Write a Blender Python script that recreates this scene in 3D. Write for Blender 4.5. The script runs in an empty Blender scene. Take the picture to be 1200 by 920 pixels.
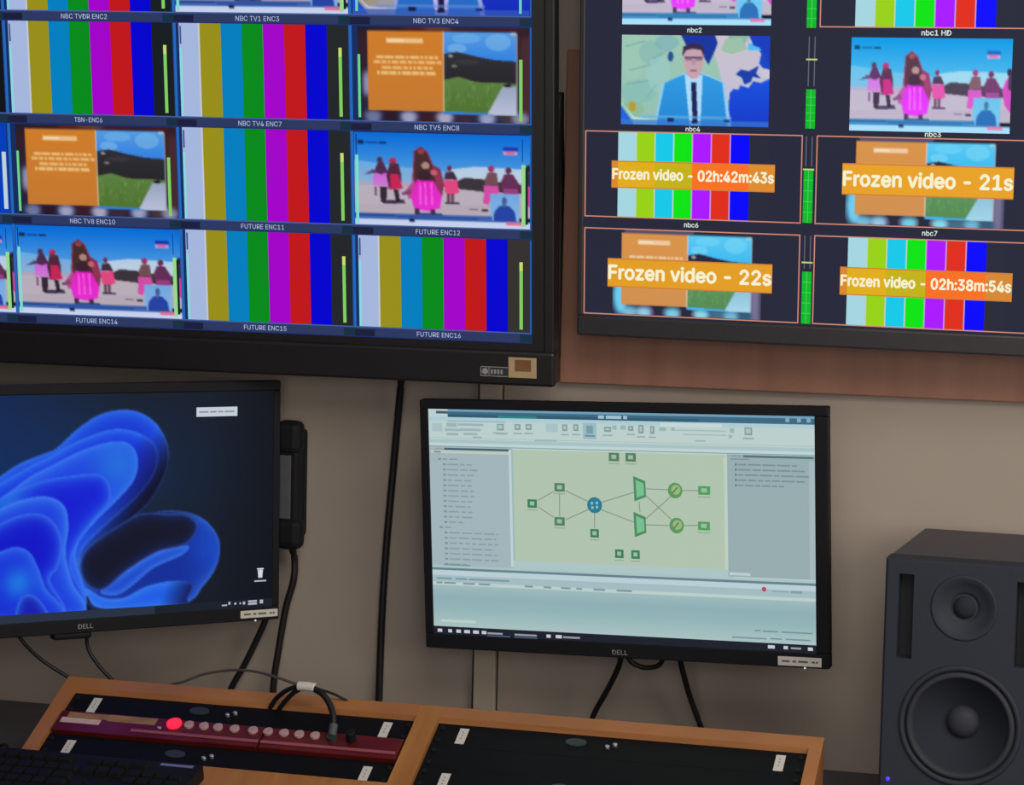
import bpy, bmesh, math, os, random
import numpy as np
from mathutils import Matrix, Vector

C = bpy.context.scene.collection
SC = bpy.context.scene
random.seed(7)
Z0 = 0.838                     # height of the reference level (console strips) above the floor

# ------------------------------------------------------------------ camera, light, exposure
def view_axes(yaw, pit, rol):
    f = Vector((-math.sin(yaw)*math.cos(pit), math.cos(yaw)*math.cos(pit), -math.sin(pit)))
    r = Vector((math.cos(yaw), math.sin(yaw), 0)); d = f.cross(r)
    return r*math.cos(rol)+d*math.sin(rol), d*math.cos(rol)-r*math.sin(rol), f
r, d, f = view_axes(.2647, .0817, -.0230)
cam = bpy.data.cameras.new('camera'); cam_o = bpy.data.objects.new('camera', cam); C.objects.link(cam_o)
cam.sensor_fit = 'HORIZONTAL'; cam.sensor_width = 36; cam.lens = 2804.17/1200*36
cam.clip_start = .05
M = Matrix((( r.x, -d.x, -f.x, .6192), (r.y, -d.y, -f.y, -3.2271), (r.z, -d.z, -f.z, .6836+Z0), (0,0,0,1)))
cam_o.matrix_world = M
SC.camera = cam_o

w = bpy.data.worlds.new('world'); SC.world = w; w.use_nodes = True
w.node_tree.nodes['Background'].inputs[0].default_value = (.70, .68, .72, 1)
w.node_tree.nodes['Background'].inputs[1].default_value = .06

def area(name, loc, target, sx, sy, power, col):
    l = bpy.data.lights.new(name, 'AREA'); l.shape = 'RECTANGLE'; l.size = sx; l.size_y = sy; l.energy = power; l.color = col
    o = bpy.data.objects.new(name, l); C.objects.link(o); o.location = loc
    o.rotation_euler = (Vector(target)-Vector(loc)).to_track_quat('-Z', 'Y').to_euler()
    return o
area('room_lamp', (1.75, -1.5, 1.62), (.1, 0, 1.15), 1.0, 1.0, 14.5, (1, .92, .83))
area('front_fill', (.55, -3.5, 1.5), (.0, -.2, 1.0), 1.4, 1.0, 17, (1, .935, .88))  # unseen soft fill added behind the camera to lift the wall under the screens
area('ceiling_lamp', (.8, -1.9, 2.5), (.1, -.2, .9), 1.4, 1.0, 19, (1, .935, .87))

SC.view_settings.view_transform = 'Standard'
SC.view_settings.look = 'None'
SC.view_settings.exposure = 0
SC.view_settings.gamma = 1
SC.view_settings.use_curve_mapping = False

# ------------------------------------------------------------------ materials
def lin(c):
    return tuple(((x/255)/12.92 if x/255 <= .04045 else ((x/255+.055)/1.055)**2.4) for x in c)
def mat(name, rgb, rough=.5, metal=0., noise=0., scale=(20, 20, 20), bump=0., emit=0., spec=.5, rgb2=None, detail=4):
    m = bpy.data.materials.new(name); m.use_nodes = True
    nt = m.node_tree; b = nt.nodes['Principled BSDF']
    c = lin(rgb)
    b.inputs['Base Color'].default_value = (*c, 1); b.inputs['Roughness'].default_value = rough
    b.inputs['Metallic'].default_value = metal; b.inputs['Specular IOR Level'].default_value = spec
    tc = nt.nodes.new('ShaderNodeTexCoord'); mp = nt.nodes.new('ShaderNodeMapping'); mp.inputs['Scale'].default_value = scale
    nz = nt.nodes.new('ShaderNodeTexNoise'); nz.inputs['Scale'].default_value = 1; nz.inputs['Detail'].default_value = detail
    nt.links.new(tc.outputs['Object'], mp.inputs[0]); nt.links.new(mp.outputs[0], nz.inputs['Vector'])
    if noise or rgb2:
        rp = nt.nodes.new('ShaderNodeValToRGB')
        c2 = lin(rgb2) if rgb2 else tuple(x*(1-noise) for x in c)
        rp.color_ramp.elements[0].position = .3; rp.color_ramp.elements[1].position = .7
        rp.color_ramp.elements[0].color = (*c2, 1); rp.color_ramp.elements[1].color = (*c, 1)
        nt.links.new(nz.outputs['Fac'], rp.inputs[0]); nt.links.new(rp.outputs[0], b.inputs['Base Color'])
    if bump:
        bp = nt.nodes.new('ShaderNodeBump'); bp.inputs['Strength'].default_value = bump; bp.inputs['Distance'].default_value = .002
        nt.links.new(nz.outputs['Fac'], bp.inputs['Height']); nt.links.new(bp.outputs[0], b.inputs['Normal'])
    if emit:
        b.inputs['Emission Color'].default_value = (*c, 1); b.inputs['Emission Strength'].default_value = emit
    return m
def screen_mat(name, rough=.45):
    m = bpy.data.materials.new(name); m.use_nodes = True
    nt = m.node_tree; b = nt.nodes['Principled BSDF']
    b.inputs['Base Color'].default_value = (.004, .004, .005, 1); b.inputs['Roughness'].default_value = rough
    b.inputs['Specular IOR Level'].default_value = .06
    a = nt.nodes.new('ShaderNodeVertexColor'); a.layer_name = 'picture'
    nt.links.new(a.outputs[0], b.inputs['Emission Color']); b.inputs['Emission Strength'].default_value = 1
    return m
M_WALL = mat('wall_paint', (176, 163, 150), .75, noise=.10, scale=(5, 5, 5), bump=.15, detail=8)
M_TRIM = mat('trim_paint', (190, 177, 158), .5, noise=.06, scale=(4, 4, 4))
M_SHADOWLINE = mat('painted_shadow_line', (58, 50, 46), .7)
M_FLOOR = mat('floor_vinyl', (96, 92, 88), .6, noise=.2, scale=(8, 8, 8))
M_BOARD = mat('brown_board', (164, 116, 94), .5, scale=(24, 24, 1.6), rgb2=(146, 100, 80), bump=.05)
M_WOOD = mat('orange_wood', (188, 126, 74), .45, scale=(5, 5, 60), rgb2=(162, 104, 58))
M_WOOD2 = mat('orange_wood_crossgrain', (190, 130, 68), .45, scale=(60, 5, 60), rgb2=(168, 110, 54))
M_DESK = mat('dark_worktop', (92, 90, 96), .55, noise=.2, scale=(30, 30, 30))
M_BLACK = mat('black_plastic', (30, 30, 34), .55, noise=.1, scale=(60, 60, 60), spec=.15)
M_BLACK2 = mat('black_tv_plastic', (34, 32, 34), .4, noise=.1, scale=(60, 60, 60))
M_BLACK3 = mat('lit_black_tv_plastic', (54, 52, 56), .4, noise=.1, scale=(60, 60, 60))  # black plastic with the stronger light on the right screen painted in
M_CABLE = mat('black_rubber', (22, 18, 18), .5)
M_GCABLE = mat('grey_rubber', (92, 82, 76), .5)
M_PANEL = mat('black_panel_metal', (19, 20, 22), .55, spec=.15, noise=.15, scale=(30, 30, 30))
M_LABEL = mat('white_label', (225, 220, 210), .6, noise=.05, scale=(200, 200, 200))
M_INK = mat('label_ink', (112, 104, 100), .6)
M_INK2 = mat('faint_ink', (172, 166, 158), .6)
M_RED = mat('red_panel', (108, 27, 24), .3, noise=.35, scale=(14, 40, 40))
M_REDLIP = mat('pink_red_strip', (170, 92, 104), .35, noise=.2, scale=(20, 20, 20))
M_TAPE = mat('tan_tape', (176, 132, 92), .6, noise=.35, scale=(40, 90, 40))
M_PTAPE = mat('pinkish_tape', (226, 188, 178), .6, noise=.08, scale=(60, 60, 60))
M_BTN = mat('pale_button', (200, 160, 160), .45, noise=.15, scale=(90, 90, 90))
M_LIT = mat('lit_red_button', (255, 34, 58), .4, emit=1.3)
M_SILVER = mat('silver', (205, 205, 208), .3, metal=.7)
M_SPK = mat('speaker_grey', (49, 54, 65), .65, spec=.3, noise=.08, scale=(90, 90, 90))
M_SPKTOP = mat('speaker_cabinet', (78, 76, 84), .55, noise=.08, scale=(90, 90, 90))
M_CONE = mat('speaker_cone', (45, 49, 58), .8, spec=.15)
M_RUB = mat('speaker_rubber', (55, 58, 67), .65, spec=.3)
M_SLOT = mat('speaker_port', (26, 26, 32), .7)
M_BLUE = mat('blue_led', (60, 50, 255), .4, emit=1.5)
M_LEDW = mat('white_led', (235, 230, 240), .4, emit=.6)
M_GREY = mat('grey_grip', (88, 90, 94), .5, noise=.1, scale=(50, 50, 50))
M_GOLD = mat('tan_sticker', (196, 168, 128), .5, noise=.1, scale=(80, 80, 80))
M_GOLD2 = mat('brown_sticker_print', (140, 96, 58), .5, noise=.2, scale=(80, 80, 80))
M_LOGO = mat('logo_grey', (160, 156, 158), .4)
M_EMBLEM = mat('emblem_grey', (52, 60, 62), .35)
M_KEY = mat('keycap', (26, 26, 26), .6, spec=.2)
M_SCREEN = screen_mat('screen_glow')

# ------------------------------------------------------------------ mesh helpers
def obj(name, bm, m, parent=None, smooth=False):
    me = bpy.data.meshes.new(name)
    bmesh.ops.recalc_face_normals(bm, faces=bm.faces[:])
    bm.to_mesh(me); bm.free()
    for mm in (m if isinstance(m, (list, tuple)) else [m]): me.materials.append(mm)
    if smooth:
        for p in me.polygons: p.use_smooth = True
    o = bpy.data.objects.new(name, me); C.objects.link(o)
    if parent is not None: o.parent = parent
    return o
def tag(o, label=None, cat=None, group=None, kind=None):
    if label: o['label'] = label
    if cat: o['category'] = cat
    if group: o['group'] = group
    if kind: o['kind'] = kind
    return o
def thing(name, label, cat, mw=None, group=None):
    o = bpy.data.objects.new(name, None); C.objects.link(o); o.empty_display_size = .05
    if mw is not None: o.matrix_world = mw
    return tag(o, label, cat, group)
def box(bm, x0, x1, y0, y1, z0, z1, bev=0., seg=2, mi=0):
    vs = [bm.verts.new((x, y, z)) for x in (x0, x1) for y in (y0, y1) for z in (z0, z1)]
    fs = [bm.faces.new([vs[i] for i in q]) for q in ((0,1,3,2),(4,6,7,5),(0,4,5,1),(2,3,7,6),(0,2,6,4),(1,5,7,3))]
    for q in fs: q.material_index = mi
    if bev:
        es = list({e for q in fs for e in q.edges})
        g = bmesh.ops.bevel(bm, geom=es, offset=bev, segments=seg, profile=.5, affect='EDGES')
        for q in g['faces']: q.material_index = mi
    return bm
def B(*a, **k): return box(bmesh.new(), *a, **k)
def prism(bm, pts, x0, x1):            # polygon in (y, z) extruded along x
    a = [bm.verts.new((x0, y, z)) for y, z in pts]; b = [bm.verts.new((x1, y, z)) for y, z in pts]
    bm.faces.new(a); bm.faces.new(b[::-1])
    for i in range(len(pts)):
        j = (i+1) % len(pts); bm.faces.new((a[i], b[i], b[j], a[j]))
    return bm
def lathe(bm, prof, cx, cz, n=48, y0=0.):   # profile of (radius, y) spun about a y axis
    rings = []
    for rad, y in prof:
        if rad < 1e-6: rings.append([bm.verts.new((cx, y0+y, cz))])
        else: rings.append([bm.verts.new((cx+rad*math.cos(2*math.pi*i/n), y0+y, cz+rad*math.sin(2*math.pi*i/n))) for i in range(n)])
    for a, b in zip(rings, rings[1:]):
        for i in range(n):
            j = (i+1) % n
            if len(a) == 1: bm.faces.new((a[0], b[i], b[j]))
            elif len(b) == 1: bm.faces.new((a[i], a[j], b[0]))
            else: bm.faces.new((a[i], a[j], b[j], b[i]))
    return bm
def disc_z(bm, cx, cy, rx, ry, z0, z1, n=28, dome=0.):   # flat-topped button standing along z
    lo = [bm.verts.new((cx+rx*math.cos(t), cy+ry*math.sin(t), z0)) for t in [2*math.pi*i/n for i in range(n)]]
    hi = [bm.verts.new((cx+rx*math.cos(t), cy+ry*math.sin(t), z1)) for t in [2*math.pi*i/n for i in range(n)]]
    top = [bm.verts.new((cx+.8*rx*math.cos(t), cy+.8*ry*math.sin(t), z1+dome)) for t in [2*math.pi*i/n for i in range(n)]]
    bm.faces.new(lo[::-1]); bm.faces.new(top)
    for i in range(n):
        j = (i+1) % n
        bm.faces.new((lo[i], lo[j], hi[j], hi[i])); bm.faces.new((hi[i], hi[j], top[j], top[i]))
    return bm
def catmull(pts, n=6, closed=False):
    P = [Vector(p) for p in pts]; out = []
    m = len(P)
    for i in range(m if closed else m-1):
        if closed: a, b, c, e = P[i-1], P[i], P[(i+1) % m], P[(i+2) % m]
        else: a, b, c, e = P[max(i-1, 0)], P[i], P[i+1], P[min(i+2, m-1)]
        for k in range(n):
            t = k/n
            out.append(.5*((2*b)+(c-a)*t+(2*a-5*b+4*c-e)*t*t+(3*b-a-3*c+e)*t**3))
    if not closed: out.append(P[-1])
    return out
def tube(bm, pts, rad, n=10, smooth=6):
    P = catmull(pts, smooth)
    up = Vector((0, 0, 1)); rings = []
    for i, p in enumerate(P):
        t = (P[min(i+1, len(P)-1)]-P[max(i-1, 0)]).normalized()
        s = t.cross(up if abs(t.z) < .9 else Vector((1, 0, 0))).normalized(); q = s.cross(t)
        if rings and s.dot(ps) < 0: s, q = -s, -q
        ps = s
        rings.append([bm.verts.new(p+rad*(math.cos(a)*s+math.sin(a)*q)) for a in [2*math.pi*k/n for k in range(n)]])
    bm.faces.new(rings[0]); bm.faces.new(rings[-1][::-1])
    for a, b in zip(rings, rings[1:]):
        for k in range(n):
            j = (k+1) % n; bm.faces.new((a[k], a[j], b[j], b[k]))
    return bm
def facing(x, y, z, yaw, pit, rol):    # local x right, y into the thing, z up its face
    u = Vector((math.cos(yaw), math.sin(yaw), 0)); n = Vector((-math.sin(yaw), math.cos(yaw), 0))
    v = Vector((0, 0, 1))*math.cos(pit)-n*math.sin(pit)
    u2 = u*math.cos(rol)+v*math.sin(rol); v2 = v*math.cos(rol)-u*math.sin(rol); k = v2.cross(u2)*1.0
    k = -u2.cross(v2)
    return Matrix(((u2.x, k.x, v2.x, x), (u2.y, k.y, v2.y, y), (u2.z, k.z, v2.z, z+Z0), (0, 0, 0, 1)))

_fc = {}
try: SANS = bpy.data.fonts.load(os.path.join(bpy.utils.system_resource('DATAFILES'), 'fonts', 'Inter.woff2'))
except Exception: SANS = None
def text_geo(s, bold=0.):              # outline triangles of a piece of writing, unit: its own bounding box
    key = s
    if key in _fc: return _fc[key]
    cu = bpy.data.curves.new('writing', 'FONT'); cu.body = s; cu.font = SANS or cu.font; cu.size = 1; cu.resolution_u = 3
    o = bpy.data.objects.new('writing', cu); C.objects.link(o)
    dg = bpy.context.evaluated_depsgraph_get(); me = o.evaluated_get(dg).to_mesh()
    V = np.array([v.co[:2] for v in me.vertices]); F = [tuple(p.vertices) for p in me.polygons]
    o.evaluated_get(dg).to_mesh_clear(); bpy.data.objects.remove(o); bpy.data.curves.remove(cu)
    lo, hi = V.min(0), V.max(0)
    _fc[key] = ((V-lo)/(hi-lo), F, (hi-lo)[0]/(hi-lo)[1]); return _fc[key]

def write_mesh(name, s, x, z, wd, ht, y, m, parent, bold=.01):   # writing printed on a face (local x,z), centre x,z
    V, F, _ = text_geo(s); bm = bmesh.new()
    vs = [bm.verts.new((x+(a-.5)*wd, y, z+(b-.5)*ht)) for a, b in V]
    for q in F:
        try: bm.faces.new([vs[i] for i in q])
        except ValueError: pass
    return obj(name, bm, m, parent)

# ------------------------------------------------------------------ pictures shown on the screens
class Canvas:                           # flat pictures; a shape lies one hair above whatever it covers
    EPS = 3e-5
    def __init__(s, fx=lambda x: x, fz=lambda z: z): s.V, s.F, s.K, s.L, s.fx, s.fz = [], [], [], [], fx, fz
    def level(s, pts):
        xs = [p[0] for p in pts]; zs = [p[1] for p in pts]; b = (min(xs), max(xs), min(zs), max(zs)); n = 0
        for (c, k) in s.L:
            if k > n and c[0] < b[1] and b[0] < c[1] and c[2] < b[3] and b[2] < c[3]: n = k
        s.L.append((b, n+1)); return -(n+1)*s.EPS
    def raw(s, pts, faces, cols):       # pts already in metres
        y = s.level(pts); b = len(s.V)
        s.V += [(x, y, z) for x, z in pts]; s.K += cols; s.F += [tuple(b+i for i in q) for q in faces]
    def poly(s, pts, col):
        P = [(s.fx(x), s.fz(z)) for x, z in pts]; s.raw(P, [tuple(range(len(P)))], [lin(col)]*len(P))
    def rect(s, x0, z0, x1, z1, col): s.poly([(x0, z0), (x1, z0), (x1, z1), (x0, z1)], col)
    def many(s, rects):
        for x0, z0, x1, z1, col in rects: s.rect(x0, z0, x1, z1, col)
    def frame(s, x0, z0, x1, z1, t, col):
        s.many([(x0, z0, x1, z0+t, col), (x0, z1-t, x1, z1, col), (x0, z0+t, x0+t, z1-t, col), (x1-t, z0+t, x1, z1-t, col)])
    def line(s, a, b, wd, col):
        A = Vector((s.fx(a[0]), s.fz(a[1]))); Bv = Vector((s.fx(b[0]), s.fz(b[1]))); q = (Bv-A).normalized(); q = Vector((-q.y, q.x))*wd/2
        s.raw([tuple(p) for p in (A-q, Bv-q, Bv+q, A+q)], [(0, 1, 2, 3)], [lin(col)]*4)
    def disc(s, x, z, rx, rz, col, n=20):
        s.poly([(x+rx*math.cos(2*math.pi*i/n), z+rz*math.sin(2*math.pi*i/n)) for i in range(n)], col)
    def text(s, st, x, z, wd, ht, col, bold=.01):   # centre x,z
        V, F, _ = text_geo(st); k = bold*ht*2.4
        for dx, dz in (((-k, 0), (k, 0), (0, k), (0, -k)) if k > 2e-4 else ((0, 0),)):   # heavier strokes
            s.raw([(s.fx(x+(a-.5)*wd+dx), s.fz(z+(e-.5)*ht+dz)) for a, e in V], F, [lin(col)]*len(V))
    def raster(s, x0, z0, x1, z1, A):  # A[row from the top, column, sRGB 0..255]
        H, W = A.shape[:2]; A = A/255.; L = np.where(A <= .04045, A/12.92, ((A+.055)/1.055)**2.4)
        s.raw([(s.fx(x0+(x1-x0)*j/(W-1)), s.fz(z1+(z0-z1)*i/(H-1))) for i in range(H) for j in range(W)],
              [(i*W+j, i*W+j+1, i*W+j+W+1, i*W+j+W) for i in range(H-1) for j in range(W-1)], [tuple(c) for c in L.reshape(-1, 3)])
    def build(s, name, parent, x0, x1, z0, z1, y=0., depth=.004):   # with the panel behind the picture
        b = len(s.V)
        for yy in (0., depth):
            for x, z in ((x0, z0), (x1, z0), (x1, z1), (x0, z1)): s.V.append((x, yy, z)); s.K.append((0., 0., 0.))
        for q in ((0,1,2,3), (7,6,5,4), (0,4,5,1), (1,5,6,2), (2,6,7,3), (3,7,4,0)): s.F.append(tuple(b+i for i in q))
        me = bpy.data.meshes.new(name); me.from_pydata([(a, yy+y, c) for a, yy, c in s.V], [], s.F)
        at = me.color_attributes.new('picture', 'FLOAT_COLOR', 'POINT')
        at.data.foreach_set('color', np.hstack([np.array(s.K), np.ones((len(s.K), 1))]).astype(np.float32).ravel())
        me.materials.append(M_SCREEN); o = bpy.data.objects.new(name, me); C.objects.link(o); o.parent = parent
        return o

class Paint:                            # a small soft picture, drawn with filled outlines
    def __init__(s, W, H, cw, ch, ss=2):
        s.W, s.H, s.ss = W, H, ss
        jx = (np.arange(W*ss)+.5)/(W*ss)*cw; iy = (np.arange(H*ss)+.5)/(H*ss)*ch
        s.X, s.Y = np.meshgrid(jx, iy); s.A = np.zeros((H*ss, W*ss, 3)); s.cw, s.ch = cw, ch
    def inside(s, pts):
        m = np.zeros(s.X.shape, bool); n = len(pts)
        for i in range(n):
            x0, y0 = pts[i]; x1, y1 = pts[(i+1) % n]
            if y0 == y1: continue
            c = ((y0 > s.Y) != (y1 > s.Y)) & (s.X < (x1-x0)*(s.Y-y0)/(y1-y0)+x0); m ^= c
        return m
    def poly(s, pts, col, col2=None, smooth=False, a=1.):
        if smooth: pts = [tuple(p) for p in catmull(pts, 4, True)]
        m = s.inside(pts)
        if col2 is None: c = np.array(col, float)
        else:
            ys = [p[1] for p in pts]; t = np.clip((s.Y-min(ys))/(max(ys)-min(ys)+1e-9), 0, 1)[..., None]
            c = (np.array(col)*(1-t)+np.array(col2)*t)[m]
        s.A[m] = s.A[m]*(1-a)+c*a
    def rect(s, x0, y0, x1, y1, col, col2=None, a=1.): s.poly([(x0, y0), (x1, y0), (x1, y1), (x0, y1)], col, col2, a=a)
    def oval(s, x, y, rx, ry, col, a=1.):
        m = ((s.X-x)/rx)**2+((s.Y-y)/ry)**2 < 1; s.A[m] = s.A[m]*(1-a)+np.array(col, float)*a
    def edge_dist(s, pts):
        D = np.full(s.X.shape, 1e9)
        for i in range(len(pts)):
            (x0, y0), (x1, y1) = pts[i], pts[(i+1) % len(pts)]
            dx, dy = x1-x0, y1-y0; t = np.clip(((s.X-x0)*dx+(s.Y-y0)*dy)/(dx*dx+dy*dy+1e-12), 0, 1)
            D = np.minimum(D, np.hypot(s.X-x0-t*dx, s.Y-y0-t*dy))
        return D
    def done(s, blur=1):
        A = s.A
        for _ in range(blur):
            P = np.pad(A, ((1, 1), (1, 1), (0, 0)), 'edge')
            A = (P[:-2, 1:-1]+P[2:, 1:-1]+P[1:-1, :-2]+P[1:-1, 2:]+2*A)/6
        k = s.ss
        return A.reshape(s.H, k, s.W, k, 3).mean((1, 3))

def pic_dancers(W=128, H=72):
    p = Paint(W, H, 1025, 565)
    p.rect(0, 0, 1025, 330, (0, 104, 212), (110, 172, 226))
    p.poly([(0, 170), (0, 400), (600, 400), (560, 230), (300, 210)], (104, 168, 222), (160, 176, 204))
    p.poly([(560, 215), (700, 196), (1025, 205), (1025, 290), (560, 290)], (176, 202, 226), (190, 206, 222))
    p.rect(0, 300, 1025, 500, (168, 164, 186), (182, 168, 178))
    p.poly([(0, 320), (1025, 345), (1025, 420), (0, 440)], (186, 176, 186), a=.7)
    p.poly([(590, 290), (640, 262), (740, 268), (830, 280), (985, 300), (985, 350), (760, 345), (600, 330)], (58, 50, 58))
    p.poly([(160, 412), (290, 405), (300, 428), (170, 432)], (62, 52, 76))
    p.poly([(60, 258), (110, 225), (150, 240), (120, 250)], (90, 70, 110))
    # couple at the left
    p.poly([(112, 322), (110, 270), (140, 225), (190, 225), (214, 330)], (196, 96, 214), (206, 120, 206))
    p.poly([(118, 240), (140, 185), (172, 178), (200, 240), (160, 256)], (78, 40, 78)); p.oval(152, 168, 16, 18, (76, 44, 70))
    p.rect(122, 330, 134, 385, (120, 60, 110)); p.poly([(150, 330), (195, 330), (188, 424), (156, 424)], (52, 36, 52))
    p.poly([(190, 260), (210, 188), (262, 190), (278, 260), (276, 342), (206, 345)], (78, 36, 60))
    p.poly([(214, 250), (258, 250), (286, 338), (212, 346)], (196, 36, 84)); p.oval(228, 172, 22, 20, (178, 44, 84)); p.oval(228, 190, 14, 12, (96, 50, 58))
    p.poly([(232, 345), (258, 345), (270, 424), (244, 424)], (50, 34, 48))
    # dancer in the middle
    p.poly([(342, 250), (350, 110), (392, 80), (432, 112), (462, 190), (505, 215), (525, 310), (505, 420), (340, 430)], (132, 50, 84))
    p.poly([(352, 215), (358, 112), (392, 86), (426, 120), (456, 200), (476, 290), (352, 296)], (70, 42, 44)); p.oval(392, 112, 20, 16, (150, 60, 70))
    p.oval(418, 196, 24, 22, (172, 132, 124)); p.poly([(372, 236), (420, 216), (458, 246), (440, 290), (380, 286)], (56, 34, 44))
    p.poly([(318, 400), (300, 350), (352, 280), (366, 380)], (182, 70, 138)); p.poly([(278, 362), (330, 340), (336, 368), (282, 378)], (120, 66, 110))
    p.poly([(366, 284), (462, 286), (512, 380), (500, 452), (430, 470), (350, 456), (332, 388)], (222, 34, 186), (228, 46, 208))
    for x in (380, 410, 446): p.poly([(x, 300), (x+10, 300), (x+14, 430), (x+2, 430)], (242, 92, 226))
    p.oval(466, 236, 20, 18, (196, 96, 110)); p.poly([(470, 250), (500, 248), (512, 310), (486, 316)], (146, 50, 84))
    p.rect(352, 456, 380, 496, (70, 40, 70)); p.rect(446, 460, 474, 496, (70, 40, 70))
    p.rect(370, 484, 512, 504, (44, 44, 96))
    # one more behind
    p.oval(556, 208, 14, 18, (110, 44, 80)); p.poly([(524, 276), (534, 232), (580, 228), (602, 276)], (66, 44, 60))
    p.poly([(522, 278), (600, 276), (612, 352), (578, 368), (530, 356)], (222, 70, 126)); p.rect(540, 360, 556, 420, (90, 50, 76)); p.rect(566, 360, 580, 420, (90, 50, 76)); p.rect(530, 412, 612, 424, (70, 54, 80))
    # right pair
    p.oval(796, 206, 18, 20, (150, 50, 108)); p.poly([(758, 270), (776, 228), (826, 228), (838, 300), (760, 306)], (112, 76, 82))
    p.poly([(752, 306), (836, 304), (842, 350), (800, 362), (780, 420), (750, 416)], (210, 74, 164))
    p.oval(894, 214, 18, 20, (96, 42, 76)); p.poly([(850, 280), (872, 234), (920, 236), (960, 300), (940, 330), (856, 330)], (98, 46, 84)); p.rect(866, 320, 950, 352, (150, 60, 128))
    p.oval(1008, 200, 16, 22, (40, 30, 44)); p.poly([(1025, 200), (985, 250), (965, 310), (985, 400), (1025, 440)], (206, 60, 150)); p.poly([(1025, 190), (1000, 230), (1000, 300), (1025, 310)], (60, 40, 66))
    p.rect(668, 446, 720, 454, (120, 100, 120)); p.rect(742, 448, 776, 462, (70, 54, 70))
    # inset with the signer
    p.rect(790, 352, 956, 524, (112, 166, 222), (132, 178, 226))
    p.poly([(806, 522), (812, 462), (840, 428), (870, 418), (902, 428), (930, 460), (940, 522)], (36, 66, 160)); p.oval(870, 396, 15, 24, (66, 92, 140)); p.rect(862, 414, 878, 432, (76, 100, 150))
    # captions
    p.rect(24, 50, 62, 76, (12, 40, 90)); p.rect(74, 60, 140, 70, (10, 70, 150)); p.rect(150, 58, 192, 72, (12, 40, 90))
    p.rect(864, 74, 950, 98, (24, 52, 170)); p.rect(866, 98, 946, 122, (196, 150, 196)); p.rect(880, 104, 930, 114, (220, 60, 110))
    p.rect(0, 490, 800, 524, (44, 84, 164), (70, 108, 176)); p.rect(800, 518, 1025, 530, (80, 112, 170)); p.rect(0, 500, 240, 506, (30, 60, 130)); p.rect(250, 508, 720, 514, (36, 66, 136))
    p.rect(0, 524, 1025, 566, (196, 208, 236)); p.rect(880, 520, 975, 540, (224, 110, 150)); p.rect(320, 516, 354, 536, (20, 26, 80))
    return p.done()
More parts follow.
